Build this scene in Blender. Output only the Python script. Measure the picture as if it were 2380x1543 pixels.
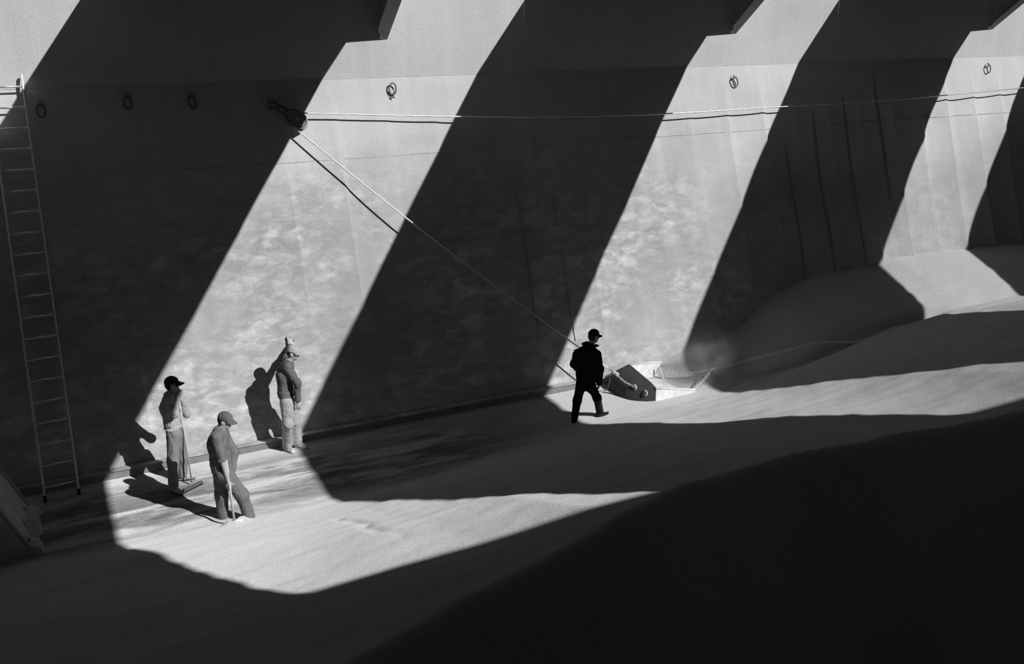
import bpy, bmesh, math
import numpy as np
from mathutils import Vector, Matrix

for o in list(bpy.data.objects):
    bpy.data.objects.remove(o)
scene = bpy.context.scene
COL = scene.collection

# ------------------------------------------------------------------ camera
FPX, CX, CY = 2250.0, 1190.0, 771.5          # focal length / centre in pixels of the 2380x1543 frame
CAM = np.array([0.0, 0.0, 7.2])
_vx = np.array([5972 - CX, 7 - CY, FPX]); _vx /= np.linalg.norm(_vx)
_p = math.atan2(CY - 7, FPX)
_d = np.array([0, math.cos(_p), math.sin(_p)])
_y = np.cross(_vx, _d)
ROT = np.array([_vx, _y, -_d])               # camera -> world
cam_data = bpy.data.cameras.new('camera')
cam_data.sensor_width = 36.0
cam_data.lens = FPX * 36.0 / 2380.0
cam_data.clip_end = 200
cam = bpy.data.objects.new('camera', cam_data)
COL.objects.link(cam)
_r, _u, _b = ROT @ [1, 0, 0], -(ROT @ [0, 1, 0]), -(ROT @ [0, 0, 1])
cam.matrix_world = Matrix(((_r[0], _u[0], _b[0], CAM[0]), (_r[1], _u[1], _b[1], CAM[1]),
                           (_r[2], _u[2], _b[2], CAM[2]), (0, 0, 0, 1)))
scene.camera = cam

# ------------------------------------------------------------------ sky, sun, exposure
world = bpy.data.worlds.new('sky'); scene.world = world
world.use_nodes = True
world.node_tree.nodes['Background'].inputs[0].default_value = (0.9, 0.95, 1.0, 1)
world.node_tree.nodes['Background'].inputs[1].default_value = 0.06
SUN = np.array([-0.765, 1.18, -1.0])         # direction the light travels
sd = bpy.data.lights.new('sun', 'SUN'); sd.energy = 4.2; sd.angle = math.radians(0.53)
so = bpy.data.objects.new('sun', sd); COL.objects.link(so)
so.rotation_euler = Vector(SUN).to_track_quat('-Z', 'Y').to_euler()
so.location = (8, -8, 16)
scene.view_settings.view_transform = 'Standard'
scene.view_settings.look = 'None'
scene.view_settings.exposure = 0.0
scene.view_settings.gamma = 1.0
scene.view_settings.use_curve_mapping = False
try:
    scene.cycles.max_bounces = 8
    scene.cycles.diffuse_bounces = 5
    scene.cycles.volume_bounces = 0
except Exception:
    pass

# ------------------------------------------------------------------ helpers
def ray(px, py):
    return ROT @ np.array([(px - CX) / FPX, (py - CY) / FPX, 1.0])
def onplane(px, py, n, k):
    d = ray(px, py); n = np.array(n, float)
    return CAM + (k - n @ CAM) / (n @ d) * d
def onZ(px, py, z=0.0): return onplane(px, py, (0, 0, 1), z)
TAN = math.tan(math.radians(20)); COS = math.cos(math.radians(20)); SIN = math.sin(math.radians(20))
YB, ZS, YS = 15.3, 5.92, 15.3 + (5.92 - .17) * TAN    # wall foot, knuckle height, upper wall plane
def wall_pt(px, py, off=0.0): return onplane(px, py, (0, 1, -TAN), YB - .17 * TAN - off / COS)
def wall_y(z): return YB + (z - .17) * TAN if z < ZS else YS
EX = np.array([1., 0, 0]); EV = np.array([0, SIN, COS]); EN = np.array([0, -COS, SIN])   # wall frame
def unit(v): v = np.asarray(v, float); return v / (np.linalg.norm(v) + 1e-12)

def link(name, me, mat, parent=None):
    o = bpy.data.objects.new(name, me); COL.objects.link(o)
    if mat is not None and len(me.materials) == 0: me.materials.append(mat)
    if parent is not None: o.parent = parent
    return o
def tag(o, label=None, cat=None, group=None, kind=None):
    if label: o['label'] = label
    if cat: o['category'] = cat
    if group: o['group'] = group
    if kind: o['kind'] = kind
    return o
def empty(name, loc):
    o = bpy.data.objects.new(name, None); COL.objects.link(o)
    o.location = Vector(loc); o.empty_display_size = .2
    return o
def local(o, parent):
    """parent keeping the world coordinates baked in the mesh"""
    o.parent = parent
    o.matrix_parent_inverse = Matrix.Translation(-Vector(parent.location))
    return o

class MB:
    """collects verts / faces in world coordinates"""
    def __init__(s): s.v = []; s.f = []
    def add(s, v, f):
        n = len(s.v); s.v += [tuple(map(float, p)) for p in v]; s.f += [tuple(i + n for i in q) for q in f]
    def box(s, c, hx, hy, hz, ax=EX, ay=(0, 1, 0), az=(0, 0, 1)):
        c = np.array(c, float); ax, ay, az = unit(ax), unit(ay), unit(az)
        v = [c + ax * hx * i + ay * hy * j + az * hz * k for i in (-1, 1) for j in (-1, 1) for k in (-1, 1)]
        s.add(v, [(0, 1, 3, 2), (4, 6, 7, 5), (0, 4, 5, 1), (2, 3, 7, 6), (0, 2, 6, 4), (1, 5, 7, 3)])
    def prism(s, poly, d):
        poly = [np.array(p, float) for p in poly]; d = np.array(d, float); n = len(poly)
        v = [p - d / 2 for p in poly] + [p + d / 2 for p in poly]
        s.add(v, [tuple(range(n))[::-1], tuple(range(n, 2 * n))] + [(i, (i + 1) % n, n + (i + 1) % n, n + i) for i in range(n)])
    def tube(s, pts, r, seg=8, closed=False, caps=True):
        pts = [np.array(p, float) for p in pts]; n = len(pts)
        rr = r if hasattr(r, '__len__') else [r] * n
        up = None; rings = []
        for i, p in enumerate(pts):
            a = pts[(i - 1) % n] if (closed or i) else pts[0]
            b = pts[(i + 1) % n] if (closed or i < n - 1) else pts[-1]
            t = unit(b - a)
            if up is None:
                up = np.array([0, 0, 1.]) if abs(t[2]) < .9 else np.array([1., 0, 0])
            up = unit(up - t * (up @ t)); w = np.cross(t, up)
            rings.append([p + rr[i] * (math.cos(2 * math.pi * k / seg) * up + math.sin(2 * math.pi * k / seg) * w) for k in range(seg)])
        v = [q for g in rings for q in g]; f = []
        for i in range(n if closed else n - 1):
            j = (i + 1) % n
            for k in range(seg):
                f.append((i * seg + k, i * seg + (k + 1) % seg, j * seg + (k + 1) % seg, j * seg + k))
        if caps and not closed:
            f.append(tuple(range(seg))[::-1]); f.append(tuple((n - 1) * seg + k for k in range(seg)))
        s.add(v, f)
    def disc(s, c, axis, r, h, seg=24):
        c = np.array(c, float); axis = unit(axis)
        s.tube([c - axis * h / 2, c + axis * h / 2], r, seg)
    def build(s, name, mat, parent=None, smooth=False):
        me = bpy.data.meshes.new(name); me.from_pydata(s.v, [], s.f); me.validate()
        bm = bmesh.new(); bm.from_mesh(me); bmesh.ops.recalc_face_normals(bm, faces=bm.faces); bm.to_mesh(me); bm.free()
        if smooth:
            for p in me.polygons: p.use_smooth = True
        me.update()
        o = link(name, me, mat)
        if parent is not None: local(o, parent)
        return o
def bevel(o, w=.006, seg=2):
    m = o.modifiers.new('edge', 'BEVEL'); m.width = w; m.segments = seg; m.limit_method = 'ANGLE'; return o
def curve_pts(pts, n=12):
    """Catmull-Rom through points"""
    pts = [np.array(p, float) for p in pts]; out = []
    P = [2 * pts[0] - pts[1]] + pts + [2 * pts[-1] - pts[-2]]
    for i in range(1, len(P) - 2):
        for k in range(n):
            t = k / n
            out.append(.5 * ((2 * P[i]) + (P[i + 1] - P[i - 1]) * t + (2 * P[i - 1] - 5 * P[i] + 4 * P[i + 1] - P[i + 2]) * t * t
                             + (3 * P[i] - P[i - 1] - 3 * P[i + 1] + P[i + 2]) * t ** 3))
    out.append(pts[-1]); return out

# ------------------------------------------------------------------ materials
def mat_new(name):
    m = bpy.data.materials.new(name); m.use_nodes = True
    return m, m.node_tree, m.node_tree.nodes['Principled BSDF']
def N(nt, t, **kw):
    n = nt.nodes.new(t)
    for k, v in kw.items():
        if k in n.inputs.keys() if hasattr(n.inputs, 'keys') else False: n.inputs[k].default_value = v
        else: setattr(n, k, v)
    return n
def noise(nt, vec, scale, detail=4, rough=.55, dist=0.0):
    n = nt.nodes.new('ShaderNodeTexNoise'); n.inputs['Scale'].default_value = scale
    n.inputs['Detail'].default_value = detail; n.inputs['Roughness'].default_value = rough
    n.inputs['Distortion'].default_value = dist
    if vec is not None: nt.links.new(vec, n.inputs['Vector'])
    return n.outputs['Fac']
def ramp(nt, fac, stops):
    r = nt.nodes.new('ShaderNodeValToRGB'); nt.links.new(fac, r.inputs[0])
    e = r.color_ramp.elements
    while len(e) < len(stops): e.new(.5)
    for i, (p, v) in enumerate(stops):
        e[i].position = p; e[i].color = (v, v, v, 1)
    return r.outputs[0]
def math_(nt, op, a, b=None):
    n = nt.nodes.new('ShaderNodeMath'); n.operation = op
    for i, x in enumerate((a, b)):
        if x is None: continue
        if isinstance(x, (int, float)): n.inputs[i].default_value = x
        else: nt.links.new(x, n.inputs[i])
    return n.outputs[0]
def mapping(nt, scale=(1, 1, 1), loc=(0, 0, 0), rot=(0, 0, 0)):
    g = nt.nodes.new('ShaderNodeNewGeometry')
    m = nt.nodes.new('ShaderNodeMapping'); m.inputs['Scale'].default_value = scale
    m.inputs['Location'].default_value = loc; m.inputs['Rotation'].default_value = rot
    nt.links.new(g.outputs['Position'], m.inputs['Vector'])
    return m.outputs[0]
def gray(nt, val, tint=(1, 1, 1)):
    c = nt.nodes.new('ShaderNodeCombineColor')
    for i in range(3):
        nt.links.new(math_(nt, 'MULTIPLY', val, tint[i]), c.inputs[i])
    return c.outputs[0]
def simple(name, v, rough=.7, metal=0.0, var=.15, scale=18, bump=.0, tint=(1, 1, 1), spec=.3):
    m, nt, b = mat_new(name)
    vec = mapping(nt)
    f = noise(nt, vec, scale, 5, .6)
    val = math_(nt, 'MULTIPLY', math_(nt, 'ADD', math_(nt, 'MULTIPLY', math_(nt, 'SUBTRACT', f, .5), var * 3), 1.0), v)
    nt.links.new(gray(nt, val, tint), b.inputs['Base Color'])
    b.inputs['Roughness'].default_value = rough; b.inputs['Metallic'].default_value = metal
    b.inputs['Specular IOR Level'].default_value = spec
    if bump:
        bp = nt.nodes.new('ShaderNodeBump'); bp.inputs['Strength'].default_value = bump; bp.inputs['Distance'].default_value = .01
        nt.links.new(noise(nt, vec, scale * 3, 5, .6), bp.inputs['Height']); nt.links.new(bp.outputs[0], b.inputs['Normal'])
    return m

def wall_material():
    m, nt, b = mat_new('dusty_painted_steel')
    flat = mapping(nt)
    broad = noise(nt, mapping(nt, (.35, .35, .6)), 1.0, 5, .6)
    streak = noise(nt, mapping(nt, (2.2, .3, .12)), 1.6, 4, .55)
    # horizontally stretched flakes and scallops of caked dust
    wob = noise(nt, mapping(nt, (1.4, 1.4, 3.2), (3, 0, 1)), 1.9, 6, .62, .6)
    flakes = ramp(nt, wob, [(.44, 0), (.58, .45), (.74, 1)])
    wob2 = noise(nt, mapping(nt, (2.6, 1.0, 6.0), (11, 4, 7)), 1.5, 5, .65, .4)
    flakes2 = ramp(nt, wob2, [(.52, 0), (.62, .6), (.78, 1)])
    def puff(scale, loc, pick):
        base = mapping(nt, (1.0, 1.0, 1.75), loc)
        wn = nt.nodes.new('ShaderNodeTexNoise'); wn.inputs['Scale'].default_value = 2.6; wn.inputs['Detail'].default_value = 5
        nt.links.new(base, wn.inputs['Vector'])
        sc_ = nt.nodes.new('ShaderNodeVectorMath'); sc_.operation = 'MULTIPLY_ADD'
        nt.links.new(wn.outputs['Color'], sc_.inputs[0]); sc_.inputs[1].default_value = (.55, .55, .4); nt.links.new(base, sc_.inputs[2])
        vo = nt.nodes.new('ShaderNodeTexVoronoi'); vo.inputs['Scale'].default_value = scale
        nt.links.new(sc_.outputs[0], vo.inputs['Vector'])
        sel = nt.nodes.new('ShaderNodeSeparateColor'); nt.links.new(vo.outputs['Color'], sel.inputs[0])
        on = ramp(nt, sel.outputs[0], [(pick, 0), (pick + .25, 1)])
        return math_(nt, 'MULTIPLY', ramp(nt, vo.outputs['Distance'], [(.12, 1), (.38, .55), (.5, 0)]), on)
    puffs = math_(nt, 'ADD', puff(1.9, (0, 0, 3), .45), math_(nt, 'MULTIPLY', puff(3.6, (7, 1, 2), .5), .7))
    # the caked zone lies in the middle and lower part of the wall, not on the clean strake at the top
    sep = nt.nodes.new('ShaderNodeSeparateXYZ'); nt.links.new(flat, sep.inputs[0])
    zz = math_(nt, 'ADD', sep.outputs[2], math_(nt, 'MULTIPLY', broad, 1.6))
    zone = ramp(nt, math_(nt, 'DIVIDE', zz, 7.0), [(.05, .9), (.55, 1), (.80, .12), (.9, 0)])
    patch = ramp(nt, noise(nt, mapping(nt, (.5, .5, .7), (5, 2, 9)), 1.0, 3, .5), [(.36, .15), (.6, 1)])
    fr_ = nt.nodes.new('ShaderNodeMapRange'); fr_.inputs[1].default_value = 11.5; fr_.inputs[2].default_value = 15.5; fr_.inputs[3].default_value = 1; fr_.inputs[4].default_value = .3
    nt.links.new(sep.outputs[0], fr_.inputs[0]); patch = math_(nt, 'MULTIPLY', patch, fr_.outputs[0])
    fl = math_(nt, 'MULTIPLY', math_(nt, 'MULTIPLY', math_(nt, 'ADD', math_(nt, 'MULTIPLY', flakes, .55), math_(nt, 'MULTIPLY', flakes2, .35)), zone), patch)
    fl = math_(nt, 'ADD', fl, math_(nt, 'MULTIPLY', math_(nt, 'MULTIPLY', math_(nt, 'MULTIPLY', puffs, zone), patch), .42))
    grain = noise(nt, flat, 95, 2, .6)
    val = math_(nt, 'ADD', math_(nt, 'MULTIPLY', broad, .10), .175)
    val = math_(nt, 'ADD', val, math_(nt, 'MULTIPLY', math_(nt, 'SUBTRACT', streak, .5), .05))
    val = math_(nt, 'SUBTRACT', val, math_(nt, 'MULTIPLY', zone, .075))
    val = math_(nt, 'ADD', val, math_(nt, 'MULTIPLY', fl, .185))
    val = math_(nt, 'MULTIPLY', val, 2.28)
    val = math_(nt, 'MULTIPLY', val, math_(nt, 'ADD', math_(nt, 'MULTIPLY', math_(nt, 'SUBTRACT', grain, .5), 1.0), 1.0))
    nt.links.new(gray(nt, val), b.inputs['Base Color'])
    b.inputs['Roughness'].default_value = .8; b.inputs['Specular IOR Level'].default_value = .15
    bp = nt.nodes.new('ShaderNodeBump'); bp.inputs['Strength'].default_value = .35; bp.inputs['Distance'].default_value = .03
    nt.links.new(math_(nt, 'ADD', fl, math_(nt, 'MULTIPLY', noise(nt, flat, 9, 5, .6), .25)), bp.inputs['Height'])
    nt.links.new(bp.outputs[0], b.inputs['Normal'])
    return m
def grain_material():
    m, nt, b = mat_new('bulk_grain')
    flat = mapping(nt)
    broad = noise(nt, flat, .5, 4, .55)
    speck = noise(nt, flat, 70, 2, .7)
    fine = noise(nt, flat, 25, 3, .6)
    val = math_(nt, 'ADD', math_(nt, 'MULTIPLY', broad, .13), .51)
    val = math_(nt, 'MULTIPLY', val, math_(nt, 'ADD', math_(nt, 'MULTIPLY', math_(nt, 'SUBTRACT', speck, .5), 1.1), 1.0))
    val = math_(nt, 'MULTIPLY', val, math_(nt, 'ADD', math_(nt, 'MULTIPLY', math_(nt, 'SUBTRACT', fine, .5), .25), 1.0))
    # swept plating of the tank top shows through along the wall where the scraper has run
    sep = nt.nodes.new('ShaderNodeSeparateXYZ'); nt.links.new(flat, sep.inputs[0])
    st = noise(nt, mapping(nt, (.45, 2.2, .5), (2, 5, 0)), 1.3, 6, .65, .5)
    a = nt.nodes.new('ShaderNodeMapRange'); a.inputs[1].default_value = 12.8; a.inputs[2].default_value = 13.5; nt.links.new(sep.outputs[1], a.inputs[0])
    c = nt.nodes.new('ShaderNodeMapRange'); c.inputs[1].default_value = 15.2; c.inputs[2].default_value = 14.5; nt.links.new(sep.outputs[1], c.inputs[0])
    d = nt.nodes.new('ShaderNodeMapRange'); d.inputs[1].default_value = 8.2; d.inputs[2].default_value = 5.5; nt.links.new(sep.outputs[0], d.inputs[0])
    msk = math_(nt, 'MULTIPLY', math_(nt, 'MULTIPLY', a.outputs[0], c.outputs[0]), d.outputs[0])
    bare = math_(nt, 'MULTIPLY', ramp(nt, st, [(.40, 0), (.52, .7), (.62, 1)]), msk)
    val = math_(nt, 'MULTIPLY', val, math_(nt, 'SUBTRACT', 1.0, math_(nt, 'MULTIPLY', bare, .72)))
    nt.links.new(gray(nt, val), b.inputs['Base Color'])
    b.inputs['Roughness'].default_value = .9; b.inputs['Specular IOR Level'].default_value = .1
    b.inputs['Diffuse Roughness'].default_value = 1.0
    bp = nt.nodes.new('ShaderNodeBump'); bp.inputs['Strength'].default_value = .35; bp.inputs['Distance'].default_value = .02
    nt.links.new(math_(nt, 'ADD', speck, math_(nt, 'MULTIPLY', noise(nt, flat, 6, 4, .6), 1.2)), bp.inputs['Height'])
    nt.links.new(bp.outputs[0], b.inputs['Normal'])
    return m

M = {}
M['wall'] = wall_material()
M['grain'] = grain_material()
M['trim'] = simple('rusty_trim', .24, .8, 0, .25, 6, .2)
M['edge'] = simple('groove_shade', .26, .8, 0, .35, 5, .2)  # dark tone standing in for groove shade on the frame strips
M['seam'] = simple('weld_bead', .45, .7, 0, .3, 9, .2)
M['deck'] = simple('deck_underside', .06, .8, 0, .2, 2)
M['bracket'] = simple('bracket_paint', .32, .8, 0, .2, 5)
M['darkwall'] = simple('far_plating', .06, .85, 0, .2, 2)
M['alu'] = simple('aluminium', .88, .38, .85, .06, 30, spec=.5)
M['rubber'] = simple('black_rubber', .03, .8)
M['wire'] = simple('steel_wire', .85, .32, .9, .12, 60, spec=.5)
M['hemp'] = simple('pale_rope', .85, .8, 0, .2, 60)
M['chain'] = simple('galvanised_chain', .85, .4, .4, .1, 60, spec=.5)
M['iron'] = simple('old_iron', .15, .6, .3, .3, 25, .2)
M['blade'] = simple('worn_scraper_steel', .8, .5, 0, .25, 8, .15, spec=.5)
M['blade_back'] = simple('rusty_scraper_back', .055, .7, 0, .25, 8, .2)
M['stool'] = simple('dusty_stool_plate', .42, .85, 0, .35, 5, .3)
M['skin'] = simple('skin', .48, .55, 0, .08, 14)
M['wood'] = simple('ash_handle', .56, .6, 0, .2, 30)
M['hair'] = simple('dark_hair', .04, .7, 0, .3, 60)

# ------------------------------------------------------------------ wall of the hold
FR = .965; FX0 = 3.07                       # frame spacing behind the plating
def dent(x, z):
    """plating pushed in between the frames (hungry-horse plating); >0 = away from the hold"""
    if z <= .25 or z >= 5.75: return 0.0
    e = min(1, (z - .25) / .6) * min(1, (5.75 - z) / 1.0)
    u = ((x - FX0) / FR) % 1.0
    amp = .045 + .085 * min(1, max(0, (x - 13) / 3))
    s = (u ** .35) * (1 - u) ** .9 * 1.6     # steep on the left edge of each bay, shallow towards the next frame
    w = .5 + .5 * math.sin(x * .83 + 1.3) * math.sin(z * 1.1 + x * .3)
    return amp * s * e * (.45 + .55 * w) + .025 * e * math.sin(x * .9 + z * .7) * math.sin(z * 1.3 - x * .4)
def build_wall():
    xs = []
    x = -6.0
    while x < 34.0:
        xs.append(x); x += .07 if x < 24 else .5
    xs.append(34.0)
    zs = list(np.linspace(-.25, 5.75, 74)) + [5.84, ZS]
    v = []; f = []
    for z in zs:
        for x in xs:
            dd = dent(x, z); v.append((x, wall_y(z) + dd * COS, z - dd * SIN))
    nx = len(xs)
    for j in range(len(zs) - 1):
        for i in range(nx - 1):
            f.append((j * nx + i, j * nx + i + 1, (j + 1) * nx + i + 1, (j + 1) * nx + i))
    # upper strake and the outer skin behind (closed body)
    b0 = (len(zs) - 1) * nx; t0 = len(v)
    for x in xs: v.append((x, YS, 7.9))
    for i in range(nx - 1): f.append((b0 + i, b0 + i + 1, t0 + i + 1, t0 + i))
    k0 = len(v)
    for x in xs: v.append((x, 18.3, 7.9))
    for i in range(nx - 1): f.append((t0 + i, t0 + i + 1, k0 + i + 1, k0 + i))
    q0 = len(v)
    for x in xs: v.append((x, 18.3, -.25))
    for i in range(nx - 1): f.append((k0 + i, k0 + i + 1, q0 + i + 1, q0 + i))
    for i in range(nx - 1): f.append((q0 + i, q0 + i + 1, i + 1, i))
    me = bpy.data.meshes.new('wall_back'); me.from_pydata(v, [], f); me.update()
    for p in me.polygons: p.use_smooth = True
    me.set_sharp_from_angle(angle=math.radians(17))
    return tag(link('wall_back', me, M['wall']), kind='structure')
wall = build_wall()

def seam(x0, x1, z, r):
    mb = MB(); pts = []
    rng = np.random.default_rng(int(z * 100 + x0 * 7) + 50)
    for x in np.arange(x0, x1, .18):
        pts.append((x, wall_y(z) + (dent(x, z) if z < ZS - .05 else 0) * COS + .002, z + rng.normal(0, .004)))
    mb.tube(pts, r, 6); return mb.build('weld_seam', M['seam'], wall, True)
seam(-5, 33, ZS, .010)
seam(-5, 33, 4.56, .009)
for x in (2.62, 8.9, 16.9): 
    mb = MB(); mb.tube([(x, YS + .002, ZS + .05), (x, YS + .002, 7.8)], .008, 6); mb.build('weld_seam', M['seam'], wall, True)

# strips at the frame lines; right-hand ones darkened in colour to draw shaded grooves
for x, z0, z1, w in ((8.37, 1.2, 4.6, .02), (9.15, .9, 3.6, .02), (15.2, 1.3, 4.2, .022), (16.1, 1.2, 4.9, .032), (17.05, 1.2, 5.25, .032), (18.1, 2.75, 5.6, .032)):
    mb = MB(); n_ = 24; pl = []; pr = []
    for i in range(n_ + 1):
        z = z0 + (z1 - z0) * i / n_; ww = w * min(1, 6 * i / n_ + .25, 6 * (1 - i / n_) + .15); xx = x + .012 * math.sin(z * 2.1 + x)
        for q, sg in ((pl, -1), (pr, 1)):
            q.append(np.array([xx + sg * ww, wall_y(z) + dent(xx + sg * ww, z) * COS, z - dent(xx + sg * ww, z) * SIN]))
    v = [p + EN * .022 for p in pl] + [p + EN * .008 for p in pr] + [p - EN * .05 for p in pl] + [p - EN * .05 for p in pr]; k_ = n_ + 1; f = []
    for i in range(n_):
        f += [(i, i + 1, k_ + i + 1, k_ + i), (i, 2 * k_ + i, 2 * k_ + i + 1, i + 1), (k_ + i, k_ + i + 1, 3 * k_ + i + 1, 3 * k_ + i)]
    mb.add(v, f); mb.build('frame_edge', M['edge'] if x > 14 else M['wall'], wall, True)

# base trim of the wall
mb = MB()
mb.prism([(14, YB - .10, -.2), (14, YB + .15, -.2), (14, YB + .12, .185), (14, YB - .10, .17)], (40, 0, 0))
base = mb.build('baseboard_back', M['trim']); bevel(base, .012, 2); tag(base, kind='structure')
mb = MB(); mb.box((14, YB - .075, .178), 20, .05, .012); lip = mb.build('lip', M['wall'], base)

# brackets at the head of the wall
BX = [-1.85, 6.12, 14.03, 22.08, 30.0]
for x in BX:
    out, rise, z0 = 1.16, .95, 6.58
    tip = np.array([x - .12, YS, z0]); top = np.array([x - .12, YS - out, z0 + rise])
    mb = MB()
    mb.prism([(x - .10, YS + .01, z0 + .05), (x - .10, YS - .10, z0 + .10), (x - .10, YS - out, z0 + rise), (x - .10, YS + .01, z0 + rise)], (.02, 0, 0))
    web = mb.build('bracket', M['bracket'], wall)
    d = unit([0, -out, rise]); nrm = unit(np.cross(EX, d))
    L = math.hypot(out, rise)
    a0, a1 = np.array([0, YS + .01, z0]), np.array([0, YS - out, z0 + rise])
    mb = MB()
    poly = [a0 + EX * (x - .10), a0 + EX * x, a1 + EX * x, a1 + EX * (x - .26), a0 + d * .28 + EX * (x - .24)]
    mb.prism(poly, nrm * .022)
    fl = mb.build('flange', M['bracket']); local(fl, web)

# floor: the cargo of loose grain
def sstep(a, b, x): t = np.clip((x - a) / (b - a), 0, 1); return t * t * (3 - 2 * t)
def splus(x, w): return w * np.logaddexp(0, x / w)
_rng = np.random.default_rng(7)
_WV = [(_rng.uniform(0, 6.28), _rng.uniform(0, 6.28)) for _ in range(40)]
def wav(x, y, lam, n, seed, ax=1.0, ay=1.0):
    r = np.random.default_rng(seed); s = 0
    for i in range(n):
        a = r.uniform(0, 2 * math.pi); k = 2 * math.pi / (lam * r.uniform(.6, 1.6))
        s = s + np.sin(k * (ax * x * math.cos(a) + ay * y * math.sin(a)) + r.uniform(0, 6.28))
    return s / math.sqrt(n)
def ground(x, y):
    x = np.asarray(x, float); y = np.asarray(y, float)
    T = .85 * sstep(10.6, 17.2, x)
    yt = np.interp(x, [-6, .4, 3.5, 5.5, 8.3, 11.4, 17, 34], [13.3, 13.15, 12.98, 13.2, 13.75, 13.75, 13.72, 13.6])
    m = np.interp(x, [-6, 1, 4.5, 9.2, 12.3, 17, 34], [.34, .348, .425, .37, .385, .31, .30])
    rise = m * splus(yt - y, .13)
    near = T + rise
    # crest of the heap; the side towards the hatch foot falls away
    yc = np.interp(x, [-6, -2, 0, 1.5, 2.6, 3.8, 4.25, 4.7, 5.7, 6.5, 7.2, 7.9, 9.4, 10.4, 13, 34],
                   [2.8, 4.0, 5.1, 5.85, 6.12, 6.42, 6.58, 6.82, 7.3, 7.45, 7.45, 7.05, 7.05, 6.9, 6.9, 6.9])
    zc = T + m * (yt - yc)
    fall = zc + 1.35 * (y - yc)
    k = .10
    h = np.clip(.5 + .5 * (fall - near) / k, 0, 1)
    near = fall * (1 - h) + near * h - k * h * (1 - h)
    near = np.maximum(near, .02)
    pw = np.interp(x, [-6, 9.7, 10.6, 11.7, 12.2, 13.1, 14.2, 15.5, 17.2, 17.9, 19.5, 20.5, 22.4, 34], [.02, .05, .60, .72, .62, .66, 1.10, 1.36, 1.37, 1.48, 1.48, 1.42, 1.36, 1.3])
    lift = np.clip((pw - T), 0, 9)
    z = near + lift * np.clip((y - 13.85) / (15.65 - 13.85), 0, 1.3) ** np.interp(x, [11.2, 14], [5, .85])
    # rope cut along the trough on the right
    z = z - .15 * sstep(12.0, 14.0, x) * sstep(17.6, 16.9, x) * np.exp(-((y - 13.80) / .16) ** 2)
    # ripples, slips and footprints
    hp = sstep(13.6, 12.2, y)
    z = z + .020 * hp * wav(x, y, 2.2, 7, 3, .6, 1.0) + .007 * hp * wav(x, y, .9, 7, 13, .5, 1.3) + .003 * wav(x, y, .5, 8, 5, .7, 1.0)
    z = z + .006 * (1 - hp) * wav(x, y, .5, 8, 9, .6, 1.4) * sstep(15.4, 15.0, y)
    # low windrow of loose grain at the edge of the swept strip and a small slip mark
    z = z + .06 * np.exp(-(((x - 5.2) / .45) ** 2 + ((y - 13.25) / .16) ** 2)) + .05 * np.exp(-(((x - 4.4) / .3) ** 2 + ((y - 13.1) / .12) ** 2))
    z = z - .028 * np.exp(-(((x - 3.08 - .05 * np.sin(y * 4.3) - .02 * np.sin(y * 11)) / .045) ** 2)) * sstep(8.4, 10.2, y) * sstep(11.45, 11.3, y)
    # grain heaped in front of the scraper, around the shovel
    z = z + .05 * np.exp(-(((x - 11.5) / .35) ** 2 + ((y - 14.5) / .35) ** 2))
    z = z + .085 * np.exp(-(((x - 2.03) / .10) ** 2 + ((y - 12.90) / .10) ** 2)) + .075 * np.exp(-(((x - 1.86) / .12) ** 2 + ((y - 12.78) / .09) ** 2))
    return z
def gz(x, y): return float(ground(x, y))
def axis_pts(segs):
    out = []
    for a, b, s in segs: out += list(np.arange(a, b, s))
    return np.array(out + [segs[-1][1]])
gx = axis_pts([(-6, -2.5, .25), (-2.5, 13, .06), (13, 24, .09), (24, 34, .4)])
gy = axis_pts([(-7.9, 2.5, .3), (2.5, 9.5, .08), (9.5, 16.05, .05)])
GX, GY = np.meshgrid(gx, gy)
GZ = ground(GX, GY)
nv = GX.size
V = np.stack([GX.ravel(), GY.ravel(), GZ.ravel()], 1)
nx, ny = len(gx), len(gy)
idx = np.arange(nv).reshape(ny, nx)
Fq = np.stack([idx[:-1, :-1].ravel(), idx[:-1, 1:].ravel(), idx[1:, 1:].ravel(), idx[1:, :-1].ravel()], 1)
def fast_mesh(name, V, F):
    me = bpy.data.meshes.new(name)
    me.vertices.add(len(V)); me.vertices.foreach_set('co', np.ascontiguousarray(V, np.float32).ravel())
    n = F.shape[1]
    me.loops.add(F.size); me.loops.foreach_set('vertex_index', np.ascontiguousarray(F, np.int32).ravel())
    me.polygons.add(len(F)); me.polygons.foreach_set('loop_start', np.arange(0, F.size, n, dtype=np.int32))
    me.polygons.foreach_set('loop_total', np.full(len(F), n, np.int32))
    me.polygons.foreach_set('use_smooth', np.ones(len(F), bool))
    me.update(calc_edges=True); me.validate(); return me
floor = tag(link('floor', fast_mesh('floor', V, Fq), M['grain']), kind='structure')

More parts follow.
